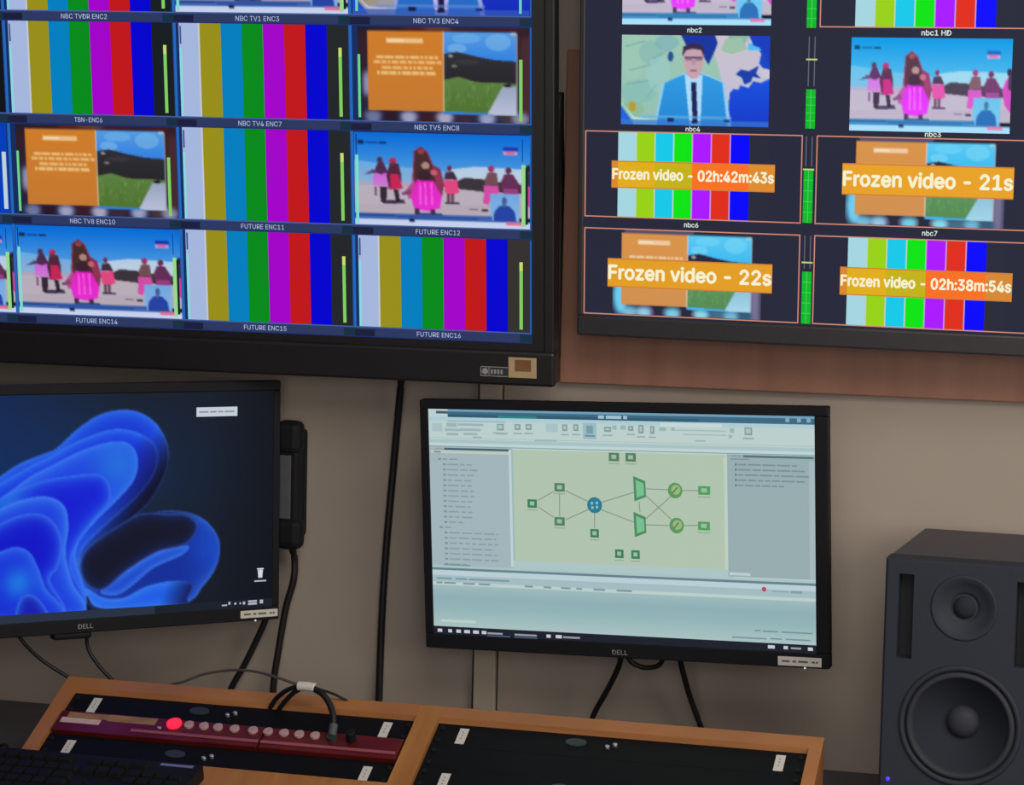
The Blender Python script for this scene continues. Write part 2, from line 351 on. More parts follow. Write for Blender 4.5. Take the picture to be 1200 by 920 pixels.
def pic_orange(W=128, H=68, plain=False):
    p = Paint(W, H, 1100, 580)     # the caption picture with its blurred surround
    p.rect(0, 0, 1100, 580, (50, 28, 34), (34, 34, 66))
    for x, c in ((40, (28, 26, 44)), (380, (90, 36, 28)), (520, (120, 64, 40)), (700, (64, 26, 36)), (960, (70, 24, 34))): p.oval(x, 20, 90, 26, c, .7)
    p.oval(60, 350, 22, 80, (150, 160, 200)); p.rect(1040, 60, 1100, 520, (70, 40, 46))
    for x, c in ((100, (120, 130, 170)), (210, (40, 20, 30)), (330, (176, 180, 214)), (450, (60, 24, 30)), (560, (190, 186, 214)), (690, (60, 40, 50)), (830, (170, 180, 214)), (960, (66, 54, 60)), (1040, (150, 150, 180))): p.oval(x, 548, 56, 36, c, .85)
    if plain:                      # as the right-hand screen shows it: only blobs below and at the lower left
        p.rect(0, 0, 1100, 580, (38, 40, 58)); p.rect(80, 0, 1010, 20, (96, 70, 84), a=.7); p.oval(800, 6, 200, 14, (30, 26, 36)); p.oval(62, 450, 48, 120, (110, 166, 224)); p.rect(1018, 330, 1080, 580, (112, 104, 128), a=.8)
        for x, c in ((130, (130, 160, 210)), (240, (176, 186, 220)), (350, (50, 26, 60)), (450, (130, 190, 230)), (560, (64, 30, 40)), (660, (160, 210, 236)), (780, (66, 70, 100)), (880, (120, 160, 200)), (980, (40, 50, 90))): p.oval(x, 556, 58, 30, c, .9)
    for _ in range(6):
        q = np.pad(p.A, ((2, 2), (2, 2), (0, 0)), 'edge'); p.A = (q[:-4, 2:-2]+q[4:, 2:-2]+q[2:-2, :-4]+q[2:-2, 4:]+p.A)/5
    p.rect(70, 30, 560, 512, (206, 124, 40), (196, 120, 46))
    p.rect(188, 72, 424, 102, (232, 188, 130)); p.rect(196, 80, 300, 94, (240, 214, 170))
    for y, x0, x1 in ((186, 126, 520), (218, 108, 540), (250, 160, 486), (284, 130, 510)):
        x = x0
        random.seed(y)
        while x < x1:
            wd = random.choice((18, 30, 44, 60)); p.rect(x, y-9, min(x+wd, x1), y+9, (232, 186, 120)); x += wd+8
    p.rect(556, 30, 1020, 530, (52, 126, 214), (52, 126, 214))
    p.rect(560, 36, 1016, 200, (84, 154, 224), (50, 128, 222)); p.oval(700, 70, 90, 30, (110, 176, 232), .6); p.oval(900, 90, 80, 50, (120, 180, 228), .6); p.oval(640, 130, 60, 30, (140, 190, 232), .5)
    p.poly([(556, 164), (640, 150), (760, 176), (880, 196), (1016, 204), (1016, 360), (556, 350)], (46, 46, 56), (36, 34, 36))
    p.oval(600, 176, 16, 8, (150, 150, 150)); p.oval(622, 236, 18, 8, (120, 118, 110)); p.oval(700, 210, 80, 16, (62, 58, 60), .6)
    p.poly([(556, 320), (650, 300), (760, 330), (1016, 336), (1016, 524), (556, 510)], (92, 128, 66), (78, 114, 46)); 
    for k in range(60):
        random.seed(100+k); p.rect(560+random.random()*330, 330+random.random()*150, 570+random.random()*330, 344+random.random()*150, (116, 148, 78) if k % 2 else (70, 100, 48), a=.35) if False else None
        x = 562+random.random()*300; y = 322+random.random()*160; p.rect(x, y, x+8, y+26, (122, 152, 82) if k % 2 else (72, 104, 46), a=.4)
    p.poly([(830, 526), (930, 352), (1016, 356), (1016, 530)], (150, 160, 186), (184, 192, 216)); p.oval(960, 348, 26, 10, (30, 30, 40))
    p.rect(552, 30, 560, 512, (220, 200, 180), a=.7); p.rect(1012, 40, 1022, 530, (200, 170, 150), a=.6); p.rect(980, 30, 1016, 46, (190, 200, 200), a=.7)
    return p.done()
def pic_anchor(W=128, H=80):
    p = Paint(W, H, 745, 460)
    p.rect(0, 0, 745, 460, (186, 192, 160), (170, 186, 160))
    for k, (x, y, a, b, c) in enumerate([(60, 120, 50, 120, (184, 196, 164)), (150, 90, 60, 60, (150, 176, 160)), (90, 290, 90, 60, (150, 180, 164)), (190, 200, 60, 90, (182, 196, 184)), (230, 40, 60, 40, (140, 166, 170)), (60, 380, 60, 40, (168, 176, 120))]): p.oval(x, y, a, b, c, .6)
    for x0, y0, x1, y1 in ((20, 60, 120, 30), (40, 180, 150, 150), (30, 250, 140, 230), (160, 120, 240, 70), (130, 320, 180, 250)): p.poly([(x0, y0), (x1, y1), (x1, y1+6), (x0, y0+6)], (138, 160, 150))
    p.oval(250, 110, 14, 26, (40, 70, 130)); p.oval(60, 366, 20, 26, (170, 150, 40))
    p.poly([(440, 0), (745, 0), (745, 330), (520, 330), (500, 200), (470, 100)], (196, 186, 190), (188, 184, 196))
    p.poly([(300, 0), (470, 0), (484, 40), (470, 80), (440, 150), (410, 100), (330, 60)], (22, 44, 140))
    p.poly([(540, 0), (640, 0), (600, 80), (520, 80)], (158, 176, 150)); p.poly([(640, 10), (745, 0), (745, 200), (690, 140), (700, 90)], (20, 60, 180)); p.rect(634, 40, 700, 74, (90, 180, 230))
    p.poly([(640, 0), (745, 0), (745, 150), (712, 90), (690, 60), (660, 50)], (22, 52, 170)); p.poly([(520, 20), (600, 10), (630, 70), (560, 96), (500, 80)], (184, 186, 150))
    p.poly([(600, 170), (640, 178), (690, 150), (676, 190), (700, 214), (660, 206), (652, 232), (620, 246), (606, 210), (576, 196)], (24, 52, 150)); p.poly([(536, 460), (548, 290), (566, 268), (590, 272), (600, 250), (640, 262), (664, 228), (700, 236), (745, 214), (745, 460)], (20, 70, 206), (16, 48, 186)); p.poly([(745, 170), (700, 160), (690, 180), (712, 204), (745, 214)], (196, 190, 200)); p.poly([(0, 360), (60, 440), (70, 460), (0, 460)], (30, 90, 210))
    p.poly([(0, 340), (70, 420), (180, 430), (70, 436)], (220, 226, 226))
    halo = [(170, 460), (210, 250), (300, 200), (330, 190), (400, 190), (440, 200), (520, 240), (560, 460)]
    p.poly(halo, (170, 200, 226))
    p.poly([(182, 460), (222, 244), (300, 206), (340, 196), (400, 196), (440, 208), (510, 238), (540, 460)], (46, 146, 212), (36, 124, 196), smooth=False)
    p.poly([(322, 200), (412, 200), (404, 460), (352, 460)], (204, 214, 238)); p.poly([(354, 238), (380, 238), (392, 440), (366, 450)], (22, 28, 66))
    p.poly([(316, 90), (320, 60), (366, 46), (412, 62), (416, 120), (398, 200), (366, 222), (334, 200), (314, 130)], (190, 154, 156), smooth=True)
    p.poly([(308, 110), (312, 60), (350, 42), (396, 46), (420, 70), (416, 110), (402, 76), (360, 70), (328, 78)], (44, 34, 54))
    p.rect(320, 110, 410, 117, (70, 52, 70)); p.rect(324, 112, 358, 130, (112, 84, 98), a=.7); p.rect(374, 112, 408, 130, (112, 84, 98), a=.7); p.rect(358, 124, 374, 150, (172, 134, 138)); p.rect(350, 176, 382, 184, (130, 80, 90))
    p.rect(100, 408, 560, 424, (120, 170, 210), a=.6); p.rect(0, 432, 745, 460, (60, 110, 190), a=.7); p.rect(240, 420, 270, 440, (20, 30, 70)); p.rect(360, 430, 390, 446, (20, 26, 60)); p.rect(520, 424, 550, 436, (30, 50, 120))
    return p.done()
def brighter(A, cy=.30, g=.80): # the right-hand wall screen is set brighter and more cyan
    a = (A/255.)**g; b = a.copy()
    b[..., 1] = a[..., 1]+cy*np.clip(a[..., 2]-a[..., 1], 0, 1)*(a[..., 0] < a[..., 1]); b[..., 0] = a[..., 0]*np.where(a[..., 0] < a[..., 1], .82, 1)
    b[..., 2] = a[..., 2]+.35*np.clip(a[..., 0]-a[..., 1]-.3, 0, 1)*(a[..., 2] > .4)+.04
    return np.clip(b, 0, 1)*255
DANCE, ORANGE, ANCHOR = pic_dancers(), pic_orange(), pic_anchor()
ORANGE2 = pic_orange(plain=True)

# ------------------------------------------------------------------ the room
def struct(name, bm, m): return tag(obj(name, bm, m), kind='structure')
struct('floor', B(-3.5, 3.5, -4.5, .1, -.05, 0), M_FLOOR)
struct('wall_back', B(-3.5, 3.5, 0, .1, 0, 2.9), M_WALL)
bm = bmesh.new(); box(bm, -.2995, -.268, -.012, 0, Z0-.088, 2.4, .0015)
struct('trim_1', bm, M_TRIM)
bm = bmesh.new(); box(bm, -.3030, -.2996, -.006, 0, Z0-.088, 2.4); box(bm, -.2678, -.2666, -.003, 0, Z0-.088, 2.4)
struct('shadow_strips', bm, M_SHADOWLINE)  # thin dark strips added as painted shadow lines along both trim edges

t = tag(obj('backing_board', B(-.183, 1.35, -.0185, -.0004, Z0+.4285, Z0+.886, .0015), M_BOARD),
        'brown wooden backing board fixed on the wall behind the right-hand wall screen', 'board')

# ------------------------------------------------------------------ worktop
t = thing('desk', 'long dark worktop along the wall under the console and the loudspeaker', 'desk', Matrix.Translation((0, 0, 0)))
obj('worktop', B(-1.7, 1.6, -1.0, -.0005, Z0-.118, Z0-.088, .002), M_DESK, t)
for x in (-1.66, 1.5):
    for y in (-.95, -.10): obj('leg', B(x, x+.06, y, y+.06, 0, Z0-.118), M_DESK, t)

# ------------------------------------------------------------------ wall screens
def bars(cv, x0, z0, x1, z1, cols):
    n = len(cols); cv.many([(x0+(x1-x0)*i/n, z0, x0+(x1-x0)*(i+1)/n, z1, c) for i, c in enumerate(cols)])
BARS_L = [(164, 182, 220), (152, 142, 24), (0, 126, 190), (4, 138, 26), (162, 0, 200), (192, 22, 26), (0, 0, 206), (30, 32, 34)]
BARS_R = [(164, 214, 224), (152, 210, 20), (20, 200, 232), (6, 228, 16), (170, 22, 255), (224, 46, 26), (0, 0, 252), (40, 42, 58)]

tv = thing('wall_screen', 'large wall screen at the left showing a four by four grid of channel pictures', 'screen',
           facing(-.5673, -.16, .6972, .0603, .1465, -.0052), 'wall screens')
SX0, SX1, SZ0, SZ1 = -.6168, .3715, -.2116, .3527
bm = bmesh.new()
box(bm, SX0-.03, .4015, -.003, .030, SZ1, SZ1+.028, .003); box(bm, SX0-.03, SX0, -.003, .030, SZ0-.012, SZ1, .002)
box(bm, SX1+.016, .4015, -.003, .030, SZ0-.012, SZ1, .002); box(bm, SX0, SX1+.016, -.0015, .030, SZ0-.012, SZ0)
box(bm, SX1, SX1+.016, -.0015, .030, SZ0, SZ1); box(bm, SX0-.01, .38, .0295, .048, -.24, .36, .006); box(bm, SX0-.028, .3995, .008, .0296, -.24, .37)
obj('bezel', bm, M_BLACK2, tv)
obj('lower_bezel', B(SX0-.03, .4035, -.010, .030, -.2690, SZ0-.0095, .004), M_BLACK2, tv)
st = obj('energy_sticker', B(.3405, .3790, -.0108, -.0098, -.2570, -.2290), M_GOLD, tv)
bm = bmesh.new(); box(bm, .3495, .3715, -.0111, -.0107, -.2480, -.2320); obj('print', bm, M_GOLD2, st)
pl = obj('model_label', B(.3016, .3395, -.0106, -.0098, -.2565, -.2430), M_EMBLEM, tv)
bm = bmesh.new(); box(bm, .3016, .3395, -.0109, -.0105, -.2565, -.2555); box(bm, .3016, .3395, -.0109, -.0105, -.2440, -.2430); box(bm, .3016, .3026, -.0109, -.0105, -.2565, -.2430)
box(bm, .313, .314, -.0109, -.0105, -.2565, -.2430); lathe(bm, [(0, 0), (.0034, 0), (.0044, .0002)], .3078, -.2498, 16, -.0109)
for k in range(4): box(bm, .3160+k*.0045, .3188+k*.0045, -.0109, -.0105, -.2530, -.2468)
obj('print', bm, M_LOGO, pl)
obj('wall_bracket', B(-.35, .05, .048, .098, .05, .25), M_BLACK, tv)
cv = Canvas()
cv.rect(SX0, SZ0, SX1, SZ1, (20, 44, 96))
TW, TH = .2467, .14108
names = [['NBC TV9 ENC1', 'NBC TVDR ENC2', 'NBC TV1 ENC3', 'NBC TV3 ENC4'], ['NBC TV2 ENC5', 'TBN-ENC6', 'NBC TV4 ENC7', 'NBC TV5 ENC8'],
         ['NBC TV7 ENC9', 'NBC TV8 ENC10', 'FUTURE ENC11', 'FUTURE ENC12'], ['FUTURE ENC13', 'FUTURE ENC14', 'FUTURE ENC15', 'FUTURE ENC16']]
kinds = ['BBDA', 'BBBO', 'SOBD', 'DDBB']
for r_ in range(4):
    for c_ in range(4):
        x0 = SX0+c_*TW; x1 = x0+TW; z1 = SZ1-r_*TH; z0 = z1-TH; zb = z0+.0150; k = kinds[r_][c_]
        cv.rect(x0, z0, x1, z0+.0150, (44, 56, 96)); cv.many([(x0, z0+.0005, x0+.028, z0+.011, (26, 30, 60)), (x1-.016, z0+.0005, x1, z0+.012, (22, 48, 66))])
        cv.many([(x0, zb-.0016, x1, zb-.0002, (70, 96, 164)), (x0, z0, x1, z0+.0016, (30, 46, 104))])
        nm = names[r_][c_]; cv.text(nm, x0+.118, z0+.0072, .0051*len(nm), .0066, (176, 190, 226), .004)
        bx0, bx1 = x0+.0065, x1-.003
        if k == 'B':
            cols = list(BARS_L); cols[7] = [(14, 18, 22), (22, 28, 32), (34, 38, 40), (52, 48, 46)][c_]
            bars(cv, bx0, zb, bx1, z1, cols)
            cv.many([(x0+.0075, z1-.028, x0+.0098, z1-.004, (50, 80, 140)), (x0+.0065, zb, x0+.0100, z1-.034, (140, 214, 224)), (bx0+.0296*.92, zb, bx0+.0296, z1, (196, 200, 204))])
            cv.rect(x1-.0165, zb+.004, x1-.0120, z1-.030, (128, 206, 96)); cv.rect(x1-.0165, z1-.042, x1-.0120, z1-.030, (196, 220, 110))
        elif k == 'D':
            cv.raster(x0+.003, zb, x1-.001, z1-.001, DANCE)
            cv.rect(x0+.0045, zb+.002, x0+.0085, z1-.032, (124, 222, 206)); cv.rect(x0+.0050, z1-.030, x0+.0066, z1-.004, (20, 50, 110))
            cv.rect(x1-.0135, zb+.003, x1-.0080, z1-.040, (150, 216, 140)); cv.rect(x1-.0082, zb+.006, x1-.0048, z1-.044, (18, 34, 34)); cv.rect(x1-.0128, z1-.036, x1-.0116, z1-.006, (14, 60, 130))
        elif k == 'O':
            cv.raster(x0+.010, zb, x1-.003, z1-.001, ORANGE)
            cv.rect(x0+.0100, zb+.004, x0+.0135, z1-.038, (110, 214, 140)); cv.rect(x1-.0165, zb+.003, x1-.0120, z1-.042, (128, 206, 96))
        elif k == 'A':
            cv.raster(x0+.004, zb, x1-.003, z1-.001, ANCHOR*np.array([.9, .82, .98]))
            cv.rect(x0+.008, zb+.004, x0+.0115, z1-.038, (110, 214, 160)); cv.rect(x1-.0165, zb+.003, x1-.0130, z1-.042, (110, 206, 190))
        else:
            cv.rect(x0+.004, zb, x1-.004, z1, (0, 62, 186)); cv.rect(x1-.012, zb+.006, x1-.006, z1-.04, (190, 210, 220))
        cv.many([(x0-.0008, zb, x0+.0022, z1, (34, 104, 190)), (x1-.0022, zb, x1, z1, (34, 92, 172))])
cv.build('screen', tv, SX0, SX1, SZ0, SZ1, y=.0005)

tv2 = thing('wall_screen', 'large wall screen at the right with orange frozen-video alarms over its channel pictures', 'screen',
            facing(-.1284, -.13, .7738, -.0449, .0844, -.0082), 'wall screens')
RX0, RX1, RZ0, RZ1 = -.0005, .9275, -.2475, .2745
bm = bmesh.new()
box(bm, -.0085, RX1+.008, -.0015, .028, RZ1, RZ1+.009, .002); box(bm, -.0085, RX0, -.0015, .028, RZ0, RZ1, .002)
box(bm, RX1, RX1+.008, -.0015, .028, RZ0, RZ1, .002); box(bm, -.0085, RX1+.008, .007, .0282, RZ0-.02, RZ1+.006); box(bm, .12, .80, .028, .048, -.20, .22, .006)
obj('bezel', bm, M_BLACK3, tv2)
obj('lower_bezel', B(-.0085, RX1+.008, -.0030, .028, -.2745, RZ0, .003), M_BLACK3, tv2)
obj('wall_bracket', B(.25, .65, .048, .088, -.10, .12), M_BLACK, tv2)
cv = Canvas()
BG = (38, 40, 58); BORD = (208, 138, 118)
cv.rect(RX0, RZ0, RX1, RZ1, BG)
def rowz(k): return [(.1368, .2520), (.0133, .1286), (-.1147, -.0005), (-.2450, -.1290)][k]
def alarm(cx0, cx1, z0, z1, txt, cols):
    n = len(cols); cuts = [cx0]+[c[0] for c in cols[1:]]+[cx1]
    cv.many([(cuts[i], z0, cuts[i+1], z1, cols[i][1]) for i in range(n)])
    cv.many([(cx0, z1-.0016, cx1, z1, (206, 128, 56)), (cx0, z0, cx1, z0+.0016, (206, 128, 56))])
    h = {18: .0190}.get(len(txt), .0140)
    cv.text(txt, (cx0+cx1)/2, (z0+z1)/2+.0008, (cx1-cx0)*.985, h, (246, 240, 206), .022)
def barpic(x0, z0, z1):
    bars(cv, x0, z0, x0+.2016, z1, BARS_R); cv.many([(x0+.0252*i-.0012, z0, x0+.0252*i+.0004, z1, (188, 206, 190) if i < 4 else (196, 150, 214)) for i in (1, 2, 3, 4, 5, 6)])
def border(c0, k):
    z0, z1 = rowz(k); cv.frame(c0, z0, c0+.2915, z1, .0015, BORD)
OB = brighter(ORANGE2, .45, .76); OB[ORANGE2.max(2) < 66] = BG; DB = brighter(DANCE); AB = brighter(ANCHOR, 0., .90)
c0, c1 = 0., .3095
cv.raster(.0488, .1385, .2465, .256, DB); cv.text('nbc2', .146, .1318, .019, .0062, (206, 220, 214), .015)
cv.raster(.0488, .0085, .2460, .1250, AB); cv.text('nbc4', .146, .0040, .019, .0058, (206, 220, 214), .015)
z0, z1 = rowz(2); barpic(.0455, z0, z1); border(c0, 2)
alarm(.0368, .2560, -.0755, -.0395, 'Frozen video - 02h:42m:43s', [(0, (216, 138, 44)), (.0455, (224, 174, 24)), (.096, (196, 178, 22)), (.146, (250, 112, 34)), (.2215, (222, 140, 44))])
cv.text('nbc6', .146, -.1215, .019, .0062, (206, 220, 214), .015)
z0, z1 = rowz(3); cv.raster(.0400, z0+.002, .2420, z1-.001, OB); border(c0, 3)
alarm(.0330, .2555, -.2075, -.1690, 'Frozen video - 22s', [(0, (226, 158, 36))])
z0, z1 = rowz(0); barpic(.355, z0, z1); border(c1, 0); cv.text('nbc1 HD', .458, .1312, .037, .0066, (214, 224, 226), .015)
cv.raster(.3512, .0068, .5532, .1246, DB); cv.text('nbc3', .458, .0040, .020, .0062, (206, 230, 214), .015)
z0, z1 = rowz(2); cv.raster(.3490, z0+.002, .5510, z1-.001, OB); border(c1, 2)
alarm(.3440, .5610, -.0755, -.0350, 'Frozen video - 21s', [(0, (232, 162, 38))])
cv.text('nbc7', .458, -.1215, .019, .0062, (206, 220, 214), .015)
z0, z1 = rowz(3); barpic(.3540, z0, z1); border(c1, 3)
alarm(.3445, .5640, -.2050, -.1685, 'Frozen video - 02h:38m:54s', [(0, (216, 138, 44)), (.354, (224, 174, 24)), (.4045, (196, 178, 22)), (.4545, (250, 112, 34)), (.530, (214, 136, 52))])
# sound level meters between the two columns
G, DK = (12, 184, 42), (20, 60, 40)
def meter(x, z0, z1, top, peak):
    cv.many([(x-.0062, z0, x+.0062, z0+top, G)])
    nseg = 5
    cv.many([(x-.0062, z0+top*i/nseg-.0004, x+.0062, z0+top*i/nseg+.0004, (70, 214, 90)) for i in range(1, nseg)]+[(x-.0004, z0, x+.0004, z0+top, (80, 214, 96))])
    cv.many([(x-.0044, z0+top+.004, x-.0032, z1, (104, 106, 120)), (x+.0032, z0+top+.004, x+.0044, z1, (104, 106, 120))])
    cv.many([(x-.0072, z0+peak-.001, x+.0072, z0+peak+.001, (196, 208, 130))])
meter(.2990, .136, .252, .060, .100); meter(.3005, .0080, .1250, .050, .088); meter(.3000, -.1135, -.002, .0690, .0690); meter(.3012, -.2450, -.130, .068, .080)
for k in (0, 1, 2, 3):
    z0, z1 = rowz(k); cv.frame(.6190, z0, .9105, z1, .0012, (96, 90, 100))
cv.build('screen', tv2, RX0, RX1, RZ0, RZ1, y=.0010)

# ------------------------------------------------------------------ desk monitors
def monitor_shell(t, x0, x1, z0, z1, sx0, sx1, sz0, sz1):
    bm = bmesh.new()
    box(bm, x0, x1, -.0012, .018, sz1, z1, .0015); box(bm, x0, x1, -.0012, .018, z0, sz0, .0015)
    box(bm, x0, sx0, -.0012, .018, sz0, sz1, .0015); box(bm, sx1, x1, -.0012, .018, sz0, sz1, .0015)
    box(bm, x0+.003, x1-.003, .0050, .024, z0+.003, z1-.003, .002)
    cx, cz = (x0+x1)/2, (z0+z1)/2
    box(bm, cx-.17, cx+.17, .024, .045, cz-.10, cz+.10, .010)
    return obj('housing', bm, M_BLACK, t)
def sticker(t, x0, x1, z0, z1, y, txt, skew=0.):
    s = obj('asset_sticker', B(x0, x1, y-.0008, y, z0, z1), M_LABEL, t)
    bm = bmesh.new(); z = (z0+z1)/2; wd = x1-x0
    for a, b in ((.09, .27), (.34, .42), (.47, .69), (.78, .85), (.87, .92)): box(bm, x0+a*wd, x0+b*wd, y-.0011, y-.0007, z-.0013, z+.0013)
    obj('print', bm, M_INK, s); return s

mon = thing('monitor', 'black monitor at the right showing a green network diagram', 'monitor', facing(-.0649, -.15, .2480, -.0674, .0445, .0322), 'desk monitors')
monitor_shell(mon, -.2779, .2827, -.1750, .1674, -.2655, .2655, -.1551, .1551)
write_mesh('logo', 'DELL', 0, -.1672, .021, .0062, -.0015, M_LOGO, mon, .02)
sticker(mon, .2150, .2726, -.1725, -.1605, -.0012, '')
obj('power_light', B(.2495, .2517, -.0020, 0, -.1757, -.1735), M_LEDW, mon)
bm = bmesh.new(); box(bm, -.05, .05, .045, .053, -.05, .05, .002); 
obj('mount_plate', bm, M_BLACK, mon)
obj('mount_arm', B(-.025, .025, .053, .152, -.025, .025, .004), M_BLACK, mon)
cv = Canvas(lambda s: -.2655+.531*(s+.054*s*(1-s)), lambda t: .1551-.3102*(t-.012*t*(1-t)))
cv.rect(0, 0, 1, 1, (186, 206, 203))
cv.rect(0, 0, 1, .035, (62, 104, 130)); cv.rect(0, 0, 1, .010, (112, 158, 182)); cv.rect(0, 0, .05, .035, (186, 205, 208)); cv.rect(.02, .008, .05, .02, (70, 96, 110)); cv.rect(.05, .022, .70, .034, (46, 92, 112)); cv.rect(.18, .024, .28, .034, (44, 128, 130))
for a, b in ((.44, .455), (.46, .50), (.505, .515)): cv.rect(a, .014, b, .028, (160, 190, 208))
for a in (.925, .955, .98): cv.rect(a, .010, a+.010, .026, (130, 170, 190))
cv.rect(0, .035, 1, .052, (172, 202, 210)); cv.rect(.60, .04, .76, .056, (196, 214, 214)); cv.rect(.05, .050, .20, .054, (140, 170, 180))
cv.rect(0, .126, 1, .128, (160, 182, 184)); cv.rect(0, .134, 1, .150, (168, 194, 196)); cv.rect(0, .150, 1, .160, (190, 210, 212)); cv.rect(0, .163, 1, .1665, (128, 156, 160))
ICONS = [(0.0217, 0.082, 0.0267, 0.037), (0.0596, 0.069, 0.0267, 0.0185), (0.0616, 0.0915, 0.04, 0.0111), (0.0614, 0.1104, 0.0311, 0.0111), (0.1086, 0.0669, 0.0667, 0.0111), (0.1083, 0.0894, 0.0533, 0.0111), (0.1081, 0.1082, 0.0356, 0.0111), (0.1862, 0.0747, 0.0178, 0.0296), (0.1859, 0.1009, 0.04, 0.0074), (0.2307, 0.0727, 0.0156, 0.0259), (0.2596, 0.0714, 0.0156, 0.0259), (0.3196, 0.0725, 0.0311, 0.037), (0.353, 0.0711, 0.0133, 0.0296), (0.3819, 0.0698, 0.0133, 0.0296), (0.4174, 0.0719, 0.0311, 0.0444), (0.464, 0.0736, 0.0178, 0.0222), (0.4819, 0.0654, 0.0111, 0.0185), (0.5041, 0.0645, 0.0133, 0.0185), (0.5241, 0.0673, 0.0133, 0.0222), (0.5507, 0.0698, 0.0133, 0.037), (0.5796, 0.0722, 0.0111, 0.0333), (0.6063, 0.0674, 0.0178, 0.0148), (0.633, 0.0662, 0.0089, 0.0148), (0.7863, 0.067, 0.0111, 0.0185), (0.7816, 0.0927, 0.0089, 0.0148), (0.715, 0.0883, 0.1111, 0.004), (0.7041, 0.0705, 0.1333, 0.004), (0.8285, 0.0688, 0.02, 0.0333), (0.8282, 0.098, 0.0244, 0.0074), (0.7036, 0.1145, 0.0267, 0.0074), (0.3034, 0.1291, 0.0578, 0.0074), (0.1257, 0.1224, 0.0222, 0.0074)]
for i, (s_, t_, wd, ht) in enumerate(ICONS):
    big = ht > .02
    cv.rect(s_-wd/2, t_-ht/2, s_+wd/2, t_+ht/2, (166, 192, 196) if i in (0, 11, 14) else (132, 156, 160) if big else (154, 178, 182))
    if big and i not in (0, 11, 14): cv.rect(s_-wd/2+.003, t_-ht/2+.006, s_+wd/2-.004, t_+ht/2-.008, (170, 194, 192)); cv.rect(s_-wd/2-.004, t_+ht/2+.012, s_+wd/2+.004, t_+ht/2+.018, (146, 170, 174))
cv.rect(.40, .048, .435, .118, (150, 186, 196)); cv.rect(.409, .06, .426, .094, (118, 156, 168)); cv.rect(.405, .100, .43, .108, (110, 142, 156))
# left list
cv.rect(0, .1665, .2125, .700, (160, 180, 186)); cv.rect(.0385, .1717, .2072, .1805, (62, 92, 100)); cv.rect(.004, .184, .2072, .196, (186, 200, 190)); cv.rect(.015, .172, .035, .18, (150, 160, 160)); cv.rect(.012, .187, .03, .194, (120, 140, 140))
random.seed(3)
for i in range(21):
    t_ = .222+i*.0233; x = .034
    if i in (0, 13): x = .022
    L = [.05, .075, .09, .08, .075, .075, .08, .08, .08, .07, .075, .08, .055, .03, .14, .135, .14, .13, .135, .14, .06][i]
    cv.rect(x, t_-.004, x+.008, t_+.004, (118, 146, 152))
    xx = x+.012
    while xx < x+L:
        wd = random.choice((.012, .02, .028)); cv.rect(xx, t_-.0032, min(xx+wd, x+L), t_+.0032, (132, 157, 163)); xx += wd+.005
cv.rect(.03, .689, .10, .694, (110, 140, 150))
cv.rect(.2060, .1745, .2125, .690, (190, 208, 210)); cv.rect(.2125, .1685, .2170, .66, (158, 182, 182))
# diagram
cv.rect(.2170, .1690, .7706, .668, (176, 195, 175)); cv.rect(.2170, .1690, .7706, .174, (184, 204, 196)); cv.rect(.7640, .18, .7706, .668, (190, 206, 190)); cv.rect(.2125, .660, .7850, .700, (172, 196, 196))
LINKS = [(0.2804, 0.3912, 0.3208, 0.3516), (0.28, 0.421, 0.3195, 0.4633), (0.3363, 0.3544, 0.3351, 0.4587), (0.352, 0.3461, 0.4115, 0.391), (0.3505, 0.4726, 0.4111, 0.4244), (0.4265, 0.4346, 0.4257, 0.5051), (0.4426, 0.393, 0.5298, 0.3437), (0.4422, 0.4226, 0.5283, 0.4729), (0.5611, 0.3272, 0.6189, 0.3278), (0.5593, 0.4821, 0.6193, 0.4821), (0.5608, 0.3567, 0.6263, 0.456), (0.5596, 0.4563, 0.6252, 0.3568), (0.6544, 0.3295, 0.6967, 0.3272), (0.6571, 0.4798, 0.6949, 0.4775), (0.5427, 0.3835, 0.5444, 0.4277)]
for a, b, c_, e in LINKS: cv.line((a, b), (c_, e), .0013, (134, 144, 134))
for i, (s_, t_, wd, ht) in enumerate([(0.2646, 0.407, 0.0244, 0.037), (0.3366, 0.3321, 0.0267, 0.037), (0.3349, 0.481, 0.0267, 0.037), (0.4255, 0.5273, 0.0222, 0.037), (0.4793, 0.1931, 0.0267, 0.037), (0.5227, 0.1928, 0.0267, 0.037), (0.4889, 0.612, 0.0222, 0.037), (0.5311, 0.6129, 0.0222, 0.037), (0.7122, 0.3264, 0.0311, 0.037), (0.7105, 0.4784, 0.0311, 0.037)]):
    g = (62, 124, 88) if i not in (1, 2, 4, 5) else (86, 124, 98)
    if i >= 8: g = (84, 156, 96)
    cv.rect(s_-wd/2, t_-ht/2, s_+wd/2, t_+ht/2, g); cv.rect(s_-wd/4, t_-ht/4, s_+wd/4.5, t_+ht/4.5, (150, 190, 162)); cv.rect(s_-wd*.55, t_+ht*.72, s_+wd*.55, t_+ht*.82, (140, 160, 146))
for s_, t_ in ((0.5455, 0.3281), (0.5449, 0.4829)):
    cv.poly([(s_-.0175, t_-.055), (s_+.014, t_-.034), (s_+.0155, t_+.034), (s_-.015, t_+.055)], (78, 138, 98)); cv.poly([(s_-.0110, t_-.038), (s_+.0095, t_-.024), (s_+.0105, t_+.026), (s_-.009, t_+.038)], (120, 190, 142))
for s_, t_ in ((0.6366, 0.3305), (0.6393, 0.4809)):
    cv.disc(s_, t_, .019, .034, (92, 150, 92)); cv.disc(s_+.002, t_-.003, .012, .021, (150, 182, 122)); cv.line((s_-.008, t_+.014), (s_+.006, t_-.014), .0018, (84, 124, 84))
cv.disc(.4269, .405, .0195, .035, (44, 122, 146)); 
